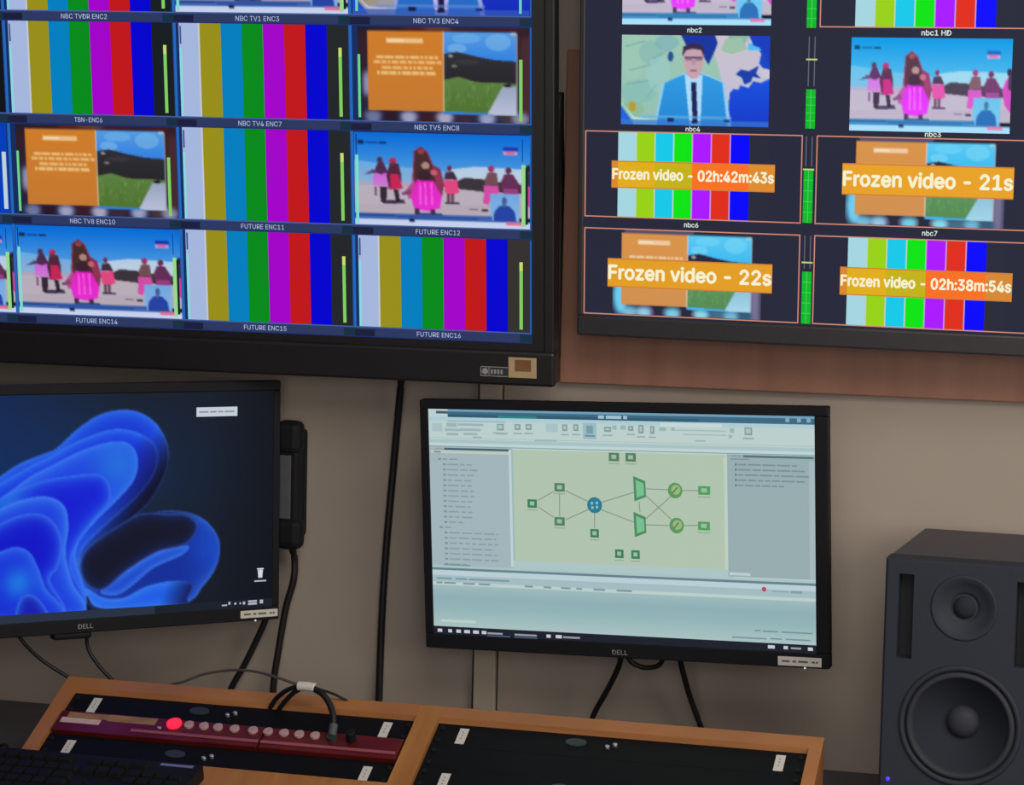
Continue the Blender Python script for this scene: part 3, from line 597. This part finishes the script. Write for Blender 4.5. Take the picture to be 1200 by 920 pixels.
for a, b in ((-.007, -.008), (.006, .008), (.006, -.010), (-.006, .011)): cv.rect(.4269+a-.003, .405+b-.006, .4269+a+.003, .405+b+.006, (130, 190, 200))
# right list
cv.rect(.7725, .168, 1, .690, (150, 172, 175)); cv.rect(.815, .171, .997, .180, (84, 112, 122)); cv.rect(.785, .171, .81, .179, (140, 160, 165)); cv.rect(.782, .186, .83, .191, (124, 146, 150))
for i in range(5):
    t_ = .211+i*.0222; L = (.17, .165, .185, .19, .14)[i]; cv.rect(.793, t_-.005, .797, t_+.005, (84, 110, 118)); xx = .800
    while xx < .80+L-.02:
        wd = random.choice((.014, .022, .034)); cv.rect(xx, t_-.0036, xx+wd, t_+.0036, (120, 145, 152)); xx += wd+.004
cv.rect(.985, .19, 1, .69, (164, 184, 188)); cv.rect(.775, .672, .83, .684, (186, 206, 208))
cv.rect(0, .694, 1, .704, (170, 192, 196)); cv.rect(0, .7045, 1, .7150, (100, 130, 138)); cv.rect(0, .7150, 1, .738, (184, 206, 212))
cv.rect(0, .738, 1, .768, (162, 188, 194))
for a, b, t_ in ((.01, .05, .752), (.06, .09, .752), (.095, .20, .752), (.01, .025, .772), (.03, .06, .772), (.08, .11, .772), (.12, .15, .772), (.24, .262, .772), (.29, .31, .772), (.335, .36, .772), (.375, .39, .772), (.42, .45, .772), (.48, .52, .772)): cv.rect(a, t_-.004, b, t_+.004, (124, 150, 158))
cv.disc(.865, .738, .006, .010, (176, 70, 100)); cv.rect(.885, .742, .93, .748, (140, 166, 172)); cv.rect(.935, .74, .965, .75, (132, 156, 164))
p = Paint(8, 24, 1, 1, 1); p.rect(0, 0, 1, 1, (148, 178, 182)); 
p.A = np.interp(p.Y[..., None]*np.ones(3), [0, .3, .55, 1], [0, 1, 2, 3]); tab = np.array([(158, 186, 188), (142, 174, 180), (146, 180, 182), (170, 194, 194)], float)
q = p.A[..., 0]; i0 = np.clip(q.astype(int), 0, 2); fr = (q-i0)[..., None]; GR = tab[i0]*(1-fr)+tab[i0+1]*fr
cv.raster(0, .965, 1, .782, GR)
cv.rect(.02, .934, .11, .946, (184, 206, 200))
for a, b, t_ in ((.84, .855, .915), (.86, .90, .916), (.91, .99, .916), (.78, .87, .948), (.88, .91, .946), (.92, .985, .946)): cv.rect(a, t_-.003, b, t_+.003, (116, 144, 150))
cv.rect(0, .965, 1, 1, (30, 33, 44))
for s_, t_, wd in ((.0156, .984, .012), (.0423, .984, .010), (.0645, .984, .012), (.0867, .984, .015), (.11, .984, .015), (.1312, .984, .012), (.16, .986, .04), (.2401, .986, .058), (.3001, .985, .011), (.3267, .985, .016), (.36, .986, .044), (.8825, .981, .018), (.9202, .981, .011), (.9469, .982, .027), (.9847, .982, .013)):
    h = .004 if wd > .02 else .007; cv.rect(s_-wd/2, t_-h, s_+wd/2, t_+h, (150, 154, 166) if wd > .02 else (196, 200, 208))
cv.rect(.14, .9955, .20, .9985, (90, 120, 150)); cv.rect(.21, .9955, .27, .9985, (90, 120, 150))
cv.build('screen', mon, -.2655, .2655, -.1551, .1551, y=-.0002)

mon2 = thing('monitor', 'black monitor at the left turned inwards, showing a blue swirl on a dark desktop', 'monitor', facing(-.7767, -.27, .2484, .7946, -.0242, -.0040), 'desk monitors')
monitor_shell(mon2, -.2877, .2877, -.1690, .1700, -.277, .277, -.1500, .1560)
write_mesh('logo', 'DELL', -.0005, -.1600, .021, .0062, -.0015, M_LOGO, mon2, .02)
sticker(mon2, .2280, .2850, -.1645, -.1540, -.0012, '')
obj('power_light', B(.250, .252, -.0020, 0, -.1697, -.1676), M_LEDW, mon2)
obj('mount_plate', B(-.05, .05, .045, .053, -.05, .05, .002), M_BLACK, mon2)
bm = bmesh.new(); tube(bm, [(0, .053, 0), (.02, .10, 0), (.14, .2425, 0)], .02, 14); obj('mount_arm', bm, M_BLACK, mon2)
obj('stand_joint', B(-.045, .010, .000, .020, -.1775, -.1675, .004), M_BLACK, mon2)
WALLP = {
  'A': [(-0.2, 0.0), (-0.12, 0.048), (-0.093, 0.064), (-0.06, 0.076), (-0.042, 0.083), (-0.014, 0.107), (0.015, 0.125), (0.043, 0.132), (0.072, 0.13), (0.097, 0.116), (0.114, 0.092), (0.119, 0.067), (0.112, 0.039), (0.093, 0.008), (0.068, -0.014), (0.035, -0.036), (0.006, -0.053), (-0.011, -0.074), (-0.01, -0.097), (0.002, -0.125), (-0.003, -0.146), (-0.2, -0.146)],
  'B': [(-0.2, 0.0), (-0.12, 0.039), (-0.079, 0.06), (-0.051, 0.072), (-0.014, 0.091), (0.034, 0.106), (0.068, 0.103), (0.095, 0.088), (0.103, 0.067), (0.095, 0.04), (0.068, 0.009), (0.025, -0.026), (-0.008, -0.061), (-0.013, -0.12), (-0.008, -0.146), (-0.2, -0.146)],
  'Cc': [(-0.2, -.02), (-0.12, 0.019), (-0.079, 0.046), (-0.051, 0.059), (-0.004, 0.08), (0.039, 0.09), (0.063, 0.085), (0.074, 0.064), (0.068, 0.036), (0.044, 0.01), (0.006, -0.025), (-0.015, -0.061), (-0.01, -0.146), (-0.2, -0.146)],
  'D': [(-0.2, -.01), (-0.12, 0.019), (-0.065, 0.039), (-0.013, 0.046), (0.02, 0.045), (0.034, 0.028), (0.032, 0.006), (0.011, -0.016), (-0.013, -0.047), (-0.021, -0.078), (-0.009, -0.146), (-0.2, -0.146)],
  'E': [(-0.2, -.03), (-0.12, 0.005), (-0.083, 0.017), (-0.051, 0.018), (-0.03, 0.004), (-0.025, -0.024), (-0.029, -0.06), (-0.02, -0.097), (-0.01, -0.146), (-0.2, -0.146)],
  'F': [(-0.2, -.05), (-0.12, -0.015), (-0.093, -0.005), (-0.065, -0.004), (-0.044, -0.018), (-0.034, -0.046), (-0.04, -0.077), (-0.051, -0.095), (-0.036, -0.146), (-0.2, -0.146)],
  'G': [(-0.2, -.08), (-0.12, -0.052), (-0.097, -0.047), (-0.079, -0.055), (-0.067, -0.076), (-0.057, -0.104), (-0.036, -0.146), (-0.2, -0.146)],
  'H': [(-0.096, -0.146), (-0.092, -0.117), (-0.076, -0.112), (-0.06, -0.126), (-0.054, -0.146)],
  'Ho': [(-0.008, -0.079), (0.001, -0.055), (0.035, -0.031), (0.078, -0.01), (0.117, -0.012), (0.147, -0.015), (0.162, -0.032), (0.145, -0.055), (0.103, -0.064), (0.059, -0.087), (0.025, -0.111), (0.002, -0.103)],
  'R1': [(-0.011, -0.074), (-0.008, -0.097), (0.004, -0.121), (0.025, -0.137), (0.138, -0.139), (0.173, -0.112), (0.192, -0.085), (0.195, -0.053), (0.177, -0.026), (0.147, -0.011), (0.107, -0.008), (0.068, -0.023), (0.035, -0.045), (0.001, -0.061)],
  'R2': [(-0.001, -0.107), (0.025, -0.122), (0.054, -0.124), (0.088, -0.11), (0.128, -0.105), (0.155, -0.111), (0.148, -0.13), (0.138, -0.139), (0.025, -0.137)],
  'R3': [(0.021, -0.113), (0.059, -0.087), (0.103, -0.064), (0.147, -0.057), (0.14, -0.069), (0.098, -0.085), (0.069, -0.106), (0.045, -0.119)]}
def swirl():
    WX, HZ = .554, .306
    p = Paint(300, 150, WX, HZ, 2)
    sx = lambda q: [(x+.277, .156-z) for x, z in q]
    x, y = p.X-.277, .156-p.Y
    left = np.clip((.05-x)/.20, 0, 1)[..., None]; glow = np.exp(-(((x-.02)/.16)**2+((y-.05)/.10)**2))[..., None]
    p.A = np.array((17, 24, 36.))*(1-left)+np.array((10, 36, 80.))*left+glow*np.array((-2, 14, 34.))
    rt = np.clip((x-.18)/.10, 0, 1)[..., None]; p.A = p.A*(1-.35*rt)
    def petal(key, core, rim, rimw, dark=None, ddir=(1, -1), d0=0., d1=.1, glow=None):
        pts = [(a.x, a.y) for a in catmull(sx(WALLP[key]), 5, True)] ; m = p.inside(pts); D = p.edge_dist(pts)
        t = np.exp(-D/rimw)[..., None]; c = np.array(core, float)*(1-t)+np.array(rim, float)*t
        if glow:
            gx, gy, gr, gc = glow; g = np.exp(-(((x-gx)**2+(y-gy)**2)/gr**2))[..., None]; c = c*(1-.8*g)+np.array(gc, float)*.8*g
        if dark is not None:
            k = (x*ddir[0]+y*ddir[1]); k = np.clip((k-d0)/(d1-d0), 0, 1)[..., None]; c = c*(1-k)+np.array(dark, float)*k
        hl = np.exp(-(D/.0015)**2)[..., None]; c = c*(1-.42*hl)+hl*.42*np.array((84, 132, 236.))
        p.A[m] = np.clip(c, 0, 255)[m]
    petal('R1', (14, 44, 150), (44, 96, 208), .010, (12, 22, 60), (-.3, 1), -.075, -.03, (.18, -.06, .03, (20, 70, 190)))
    petal('R3', (18, 60, 190), (50, 110, 226), .008)
    petal('R2', (22, 84, 224), (50, 120, 236), .010, (14, 26, 90), (1, -.4), .16, .20)
    petal('A', (14, 50, 204), (38, 104, 232), .012, (8, 13, 46), (.8, -.6), .018, .060)
    petal('B', (14, 46, 212), (40, 108, 236), .010, (8, 16, 96), (.85, -.5), .016, .062)
    petal('Cc', (22, 62, 218), (52, 116, 238), .010, None, glow=(.045, .06, .035, (34, 116, 222)))
    petal('D', (14, 26, 206), (38, 100, 230), .009, None, glow=(-.11, .01, .03, (30, 112, 222)))
    petal('E', (22, 58, 216), (56, 124, 236), .009)
    petal('F', (8, 16, 196), (44, 100, 228), .009)
    petal('G', (16, 40, 208), (44, 104, 232), .010, None, glow=(-.095, -.095, .022, (28, 130, 226)))
    petal('H', (14, 22, 168), (44, 100, 226), .006)
    petal('Ho', (14, 18, 38), (22, 40, 110), .006)
    return p.done(2)
cv = Canvas()
cv.raster(-.277, -.150, .277, .156, swirl())
cv.rect(-.277, -.150, .277, -.1385, (38, 48, 66)); cv.rect(.10, -.150, .277, -.1385, (24, 30, 42))
cv.rect(.1600, .1215, .2215, .1345, (196, 204, 214))
for a, b in ((.164, .178), (.180, .190), (.192, .200), (.202, .217)): cv.rect(a, .1268, b, .1292, (140, 148, 164))
cv.poly([(.2545, -.097), (.2625, -.097), (.2615, -.1085), (.2555, -.1085)], (206, 212, 220)); cv.rect(.2535, -.0965, .2635, -.0950, (226, 230, 236)); cv.rect(.2495, -.1140, .2675, -.1120, (176, 182, 192))
for a, b, z, h in ((.200, .208, -.1445, .001), (.210, .213, -.1420, .002), (.219, .222, -.143, .0014), (.227, .229, -.143, .0014), (.232, .2355, -.143, .002), (.240, .2535, -.1412, .0013), (.240, .2535, -.1448, .0013), (.258, .263, -.1425, .0026)): cv.rect(a, z-h, b, z+h, (176, 182, 194))
cv.build('screen', mon2, -.277, .277, -.150, .156, y=-.0002)

# ------------------------------------------------------------------ sloping rack console
TH, V0 = .4682, -.3152
RACK = Matrix.Translation((0, V0, Z0)) @ Matrix.Rotation(TH, 4, 'X')
con = thing('rack_console', 'sloping orange-brown wooden console frame with two bays of black panels', 'console', RACK)
DZ = -.0877
def loc(Y, Z): return ((Y-V0)*math.cos(TH)+Z*math.sin(TH), -(Y-V0)*math.sin(TH)+Z*math.cos(TH))
HI = .006
yb = V0+.034*math.cos(TH)-HI*math.sin(TH)          # back edge of the top, dropped straight to the worktop
def cheek(u0, u1, ledges):
    yf = V0-.183*math.cos(TH)
    pts = [loc(yf, DZ), (-.1835, HI), (.034, HI), loc(yb, DZ)]
    bm = prism(bmesh.new(), pts, u0, u1)
    for a, b in ledges: box(bm, a, b, -.122, .012, -.012, -.0030)
    return bm
obj('side_panel', cheek(-.792, -.772, [(-.772, -.764)]), M_WOOD, con)
obj('side_panel', cheek(.2195, .2360, [(.2115, .2195)]), M_WOOD, con)
obj('divider', cheek(-.2900, -.2595, [(-.298, -.290), (-.2595, -.2515)]), M_WOOD2, con)
def rails(u0, u1, v0, v1, lo): return B(u0, u1, v0, v1, lo, HI, .0008)
bk = [(.012, HI), (.034, HI), loc(yb, DZ), loc(yb-.016, DZ)]
bm = prism(bmesh.new(), bk, -.772, -.290); prism(bm, bk, -.2595, .2195); obj('back_rail', bm, M_WOOD, con)
bm = bmesh.new(); box(bm, -.772, -.290, -.183, -.122, -.003, HI, .0008); box(bm, -.2595, .2195, -.183, -.122, -.003, HI, .0008)
obj('front_rail', bm, M_WOOD2, con)

def blank_panel(u0, v0, label, strips, wd=.482, so=0.):
    t = thing('rack_unit', label, 'rack unit', RACK, 'black rack units with white end labels' if strips else None)
    bm = bmesh.new(); box(bm, u0+.0003, u0+wd-.0003, v0-.0435, v0, -.0028, 0, .0006); obj('plate', bm, M_PANEL, t)
    if strips:
        for a in (u0+.0313, u0+.0313+.409):
            s = obj('label_strip', B(a, a+.012, v0-.0377-so, v0-.0075-so, 0, .0006), M_LABEL, t)
            bm = bmesh.new()
            for k in range(3): box(bm, a+.0048, a+.0068, v0-.029-so+k*.0062, v0-.0262-so+k*.0062, .0006, .0009)
            obj('print', bm, M_INK2, s)
        m = u0+.241
        bm = disc_z(bmesh.new(), m-.055, v0-.0165-so, .014, .0075, 0, .0012, 28, .0004); obj('emblem', bm, M_EMBLEM, t)
        for a, b in ((-.0130, -.0215), (-.004, -.0165)):
            obj('push_button', disc_z(bmesh.new(), m+a, v0+b-so, .0030, .0026, 0, .0035, 16, .0005), M_SILVER, t)
    for a in (u0+.008, u0+wd-.008):
        for b in (v0-.010, v0-.034): obj('screw', disc_z(bmesh.new(), a, b, .0034, .0034, 0, .0014, 14, .0004), M_BLACK, t)
    return t
blank_panel(-.772, .0075, 'black rack panel behind the red intercom strip, in the left bay', True)
blank_panel(-.772, -.0780, 'black rack panel in front of the red intercom strip, next to the keyboard', True, so=.0035)
blank_panel(-.2595, .0075, 'black rack panel along the back of the right bay', True, .479)
blank_panel(-.2595, -.0362, 'plain black rack panel without labels, in the middle of the right bay', False, .479)
blank_panel(-.2595, -.0780, 'black rack panel at the front of the right bay, cut by the lower picture edge', True, .479, so=.0035)

ic = thing('intercom_panel', 'dark red intercom strip with a row of round buttons, first one lit', 'intercom', RACK)
bm = bmesh.new(); box(bm, -.7695, -.4815, -.0770, -.0365, -.003, .006, .001); box(bm, -.4785, -.2930, -.0770, -.0365, -.003, .006, .001); box(bm, -.4815, -.4785, -.075, -.038, -.003, .002)
obj('case', bm, M_RED, ic)
bm = bmesh.new(); box(bm, -.660, -.4815, -.0690, -.0640, .006, .0078, .0006); box(bm, -.4785, -.2960, -.0690, -.0640, .006, .0078, .0006); obj('lip', bm, M_REDLIP, ic)
obj('label_tape', B(-.7640, -.7080, -.0610, -.0510, .006, .0066), M_PTAPE, ic)
bm = bmesh.new(); box(bm, -.7580, -.700, -.0500, -.0400, .006, .0066); obj('tan_tape', bm, M_TAPE, ic)
bm = bmesh.new(); box(bm, -.700, -.632, -.0520, -.0390, .006, .0065); obj('tan_tape', bm, M_TAPE, ic)
for i, x in enumerate((205, 223, 241, 258, 278, 300, 318, 337, 355, 373.7)):
    u = -.6060+(x-205)*.00116; v = -.0465
    if i == 0:
        o = obj('button', disc_z(bmesh.new(), u, v, .0100, .0100, .006, .0090, 32, .0008), M_LIT, ic); o['label'] = 'lit bright red round button'
        obj('indicator', disc_z(bmesh.new(), u-.017, v-.010, .0028, .0022, .006, .0075, 14), M_BTN, ic)
    else: obj('button', disc_z(bmesh.new(), u, v, .0064, .0068, .006, .0090, 28, .0006), M_BTN, ic)
obj('knob', disc_z(bmesh.new(), -.3600, -.0490, .0062, .0062, .006, .020, 24, .0008), M_BLACK, ic)
bm = bmesh.new(); disc_z(bm, -.3860, -.0490, .0070, .0070, .006, .012, 24); obj('socket', bm, M_EMBLEM, ic)

# ------------------------------------------------------------------ keyboard
KB = Matrix.Translation((-.9615, -.5865, Z0-.0868)) @ Matrix.Rotation(.193, 4, 'X')
kb = thing('keyboard', 'black keyboard leaning on the front rail of the wooden console', 'keyboard', KB)
bm = prism(bmesh.new(), [(0, 0), (.138, 0), (.138, .019), (.120, .019), (.002, .011), (0, .009)], 0, .436); obj('base', bm, M_BLACK, kb)
bm = bmesh.new(); box(bm, 0, 1, 0, 1, 0, 1)
for v in bm.verts:
    if v.co.z > .5: v.co.x = .5+(v.co.x-.5)*.78; v.co.y = .5+(v.co.y-.5)*.80
key0 = None
for rr in range(6):
    yy = .008+rr*.0190+(.004 if rr == 5 else 0); zz = .0112+.0080*(yy+.008)/.12
    xs = []; x = .008; 
    units = {0: [1.25, 1.25, 1.25, 5.5, 1.25, 1.25, 1.25]}.get(rr, [1.5]+[1]*12+[1.5] if rr not in (5,) else [1]*14)
    for u_ in units: xs.append((x, .0186*u_-.0016)); x += .0186*u_
    x = .292
    for k in range(3): xs.append((x, .017)); x += .0186
    x = .354
    for k in range(4 if rr != 5 else 1): xs.append((x, .017)); x += .0186
    if rr == 3: xs = [q for q in xs if not .285 < q[0] < .345]
    for x, wd in xs:
        if key0 is None:
            key0 = obj('key', bm, M_KEY, kb); k_ = key0
        else:
            k_ = key0.copy(); C.objects.link(k_); k_.parent = kb
        k_.location = (x, yy, zz-.0005); k_.scale = (wd, .0165, .0062); k_.rotation_euler = (.066, 0, 0)
obj('logo_strip', B(.382, .426, .1265, .1325, .019, .0196), M_SILVER, kb)
bm = bmesh.new(); tube(bm, [(.165, .136, .012), (.150, .160, .012), (.120, .185, -.004), (.085, .200, -.018), (.040, .190, -.028), (-.04, .15, -.024)], .0022); obj('cable', bm, M_CABLE, kb)

# ------------------------------------------------------------------ loudspeaker
SP = Matrix.Translation((.3098, -.3409, Z0-.088)) @ Matrix.Rotation(-.0633, 4, 'Z')
sp = thing('loudspeaker', 'dark grey two-way studio loudspeaker standing on the worktop at the right', 'loudspeaker', SP)
SW, SH, SD = .190, .347, .291
obj('cabinet', B(0, SW, .0400, SD, 0, SH, .002, 3), M_SPKTOP, sp)
TX, TZ, WX, WZ = .0955, SH-.0545, .0960, SH-.1975
bm = bmesh.new()
def ring(pts, y): return [bm.verts.new((x, y, z)) for x, z in pts]
def rectp(x0, x1, z0, z1, n=6): # outline with points along its sides
    c = [(x0, z0), (x1, z0), (x1, z1), (x0, z1)]
    return [(c[k][0]+(c[(k+1) % 4][0]-c[k][0])*t/n, c[k][1]+(c[(k+1) % 4][1]-c[k][1])*t/n) for k in range(4) for t in range(n)]
def circ(x, z, r, n): return [(x+r*math.cos(2*math.pi*k/n), z+r*math.sin(2*math.pi*k/n)) for k in range(n)]
def skirt(a, b):
    for k in range(len(a)): bm.faces.new((a[k], a[(k+1) % len(a)], b[(k+1) % len(b)], b[k]))
edges = []
fr = ring(rectp(.003, SW-.003, .003, SH-.003), 0); bk_ = ring(rectp(0, SW, 0, SH), .003); b2 = ring(rectp(0, SW, 0, SH), .040)
skirt(fr, bk_); skirt(bk_, b2)
for pts, dep in ((circ(TX, TZ, .040, 48), .013), (circ(WX, WZ, .074, 64), .037), (rectp(.0165, .0350, SH-.1210, SH-.0180), .030), (rectp(.1570, .1755, SH-.1210, SH-.0180), .030)):
    a = ring(pts, 0); b = ring(pts, dep); skirt(a, b); bm.faces.new(b)
    edges += [bm.edges.get((a[k], a[(k+1) % len(a)])) for k in range(len(a))]
edges += [bm.edges.get((fr[k], fr[(k+1) % len(fr)])) for k in range(len(fr))]
bmesh.ops.triangle_fill(bm, use_beauty=True, edges=edges)
obj('baffle', bm, M_SPK, sp)
for x0 in (.0165, .1570): obj('port', B(x0+.0002, x0+.0183, .020, .0298, SH-.1208, SH-.0182), M_SLOT, sp)
tw = obj('tweeter', lathe(bmesh.new(), [(.0398, .0118), (.0398, -.0006), (.0370, -.0012), (.0300, .004), (.0200, .008), (.0170, .0085), (.0165, .0100), (.0145, .0100), (.0120, .0075), (.0070, .0045), (0, .0035)], TX, TZ, 56), M_SPK, sp, True)
obj('dome', lathe(bmesh.new(), [(.0142, .0104), (.0125, .0062), (.0075, .0032), (0, .0022)], TX, TZ, 32), M_CONE, tw, True)
wo = obj('woofer', lathe(bmesh.new(), [(.0738, .030), (.0738, -.0010), (.0720, -.0030), (.0680, -.0030), (.0665, .001), (.0650, .0030)], WX, WZ, 72), M_SPK, sp, True)
obj('surround', lathe(bmesh.new(), [(.0660, .0035), (.0645, -.0020), (.0615, -.0042), (.0585, -.0022), (.0565, .0045)], WX, WZ, 72), M_RUB, wo, True)
obj('cone', lathe(bmesh.new(), [(.0568, .0040), (.0440, .0150), (.0300, .0240), (.0190, .0290)], WX, WZ, 72), M_CONE, wo, True)
obj('dust_cap', lathe(bmesh.new(), [(.0200, .0295), (.0190, .0240), (.0140, .0190), (.0070, .0165), (0, .0158)], WX, WZ, 40), M_RUB, wo, True)
obj('power_light', lathe(bmesh.new(), [(.0026, .002), (.0026, -.001), (.0012, -.0018), (0, -.002)], .0118, .0765, 18), M_BLUE, sp)

# ------------------------------------------------------------------ telephone handset on the wall
ph = thing('wall_telephone', 'black telephone handset hanging upright on the wall beside the left monitor', 'telephone', Matrix.Translation((0, 0, Z0)))
obj('cradle', B(-.600, -.556, -.022, -.0003, .190, .345, .006), M_BLACK, ph)
bm = bmesh.new(); box(bm, -.590, -.5515, -.052, -.022, .310, .359, .011, 3); box(bm, -.590, -.5495, -.052, -.022, .1745, .220, .011, 3); box(bm, -.5865, -.5545, -.048, -.030, .205, .325, .006, 3)
hs = obj('handset', bm, M_BLACK, ph)
obj('grip_plate', B(-.5825, -.5650, -.0495, -.0475, .2190, .3100, .0008), M_GREY, hs)
bm = bmesh.new(); tube(bm, [(-.570, -.03, 1.016-Z0), (-.568, -.02, .996-Z0), (-.569, -.02, .965-Z0), (-.58, -.02, .924-Z0), (-.59, -.02, .864-Z0), (-.597, -.02, .813-Z0), (-.599, -.02, -.088)], .0050); obj('cord', bm, M_CABLE, ph)

# ------------------------------------------------------------------ cables
def cable(label, pts, rad, m=None, group=None, name='cable'):
    bm = tube(bmesh.new(), pts, rad); return tag(obj(name, bm, m or M_CABLE, None, True), label, 'cable', group)
DT = Z0-.088
cable('thick black cable hanging straight down the wall from under the left wall screen', [(-.4, -.055, 1.275), (-.41, -.03, 1.249), (-.424, -.010, 1.144), (-.433, -.010, 1.021), (-.438, -.010, .91), (-.44, -.010, .787), (-.441, -.010, DT)], .0052)
cable('black cable slanting from the lower right corner of the swirl monitor', [(-.600, -.022, .960), (-.604, -.022, .930), (-.612, -.022, .900), (-.640, -.022, .840), (-.664, -.022, .795), (-.672, -.022, DT)], .0046)
cable('thin dark cable leaving the swirl monitor nearest the left picture edge', [(-.880, -.285, .925), (-.862, -.28, .897), (-.84, -.265, .871), (-.804, -.25, .845), (-.779, -.24, .822), (-.765, -.235, DT)], .0026)
cable('thin dark cable leaving the swirl monitor just right of its logo', [(-.795, -.215, .940), (-.783, -.25, .897), (-.765, -.25, .868), (-.741, -.245, .841), (-.725, -.24, .80), (-.72, -.24, DT)], .0026)
cable('black cable running down left from under the network diagram monitor', [(-.065, -.118, .918), (-.069, -.1, .894), (-.089, -.08, .854), (-.11, -.06, .818), (-.121, -.05, .788), (-.125, -.05, DT)], .0040)
cable('black cable running down right from under the network diagram monitor', [(.013, -.105, .920), (.014, -.09, .897), (.021, -.06, .85), (.032, -.05, .816), (.038, -.04, .79), (.042, -.04, DT)], .0040)
cable('short black cable loop sagging below the network diagram monitor', [(-.063, -.117, .925), (-.052, -.112, .903), (-.038, -.11, .895), (-.023, -.11, .895), (-.01, -.112, .902), (-.001, -.117, .925)], .0034)
cable('black cable hanging in the gap between the two wall screens', [(-.1905, -.026, 1.665), (-.190, -.026, 1.62), (-.191, -.008, 1.523), (-.189, -.008, 1.406), (-.187, -.008, 1.300)], .0065)

bd = thing('cable_bundle', 'black cable bundle arching over the console, tied with a white tag', 'cable')
obj('thin_cable', tube(bmesh.new(), [(-.735, -.262, DT), (-.715, -.263, .79), (-.688, -.267, .835), (-.655, -.27, .8525), (-.63, -.275, .861), (-.597, -.28, .875), (-.556, -.29, .885), (-.514, -.305, .889), (-.465, -.325, .885), (-.442, -.33, .88)], .0018), M_GCABLE, bd, True)
obj('cable', tube(bmesh.new(), [(-.44, -.33, .881), (-.461, -.325, .873), (-.480, -.315, .859), (-.489, -.311, .8475), (-.492, -.309, .8432)], .0032), M_CABLE, bd, True)
obj('cable', tube(bmesh.new(), [(-.44, -.33, .878), (-.455, -.325, .868), (-.467, -.32, .856), (-.478, -.314, .843), (-.480, -.312, .8395)], .0032), M_CABLE, bd, True)
obj('cable', tube(bmesh.new(), [(-.426, -.33, .879), (-.41, -.335, .873), (-.399, -.34, .863), (-.3905, -.348, .850), (-.3870, -.356, .836)], .0042), M_CABLE, bd, True)
obj('thin_cable', tube(bmesh.new(), [(-.428, -.33, .880), (-.412, -.31, .871), (-.403, -.297, .864), (-.386, -.287, .853)], .0018), M_CABLE, bd, True)
pw = RACK @ Vector((-.3860, -.0490, .012)); qw = Vector((-.3870, -.354, .838))
obj('plug', tube(bmesh.new(), [tuple(pw), tuple(pw*.5+qw*.5), tuple(qw)], .0056, 14), M_GREY, bd, True)
obj('tag', tube(bmesh.new(), [(-.4455, -.33, .8800), (-.434, -.33, .8803), (-.4225, -.33, .8795)], .0062, 12), M_LABEL, bd, True)
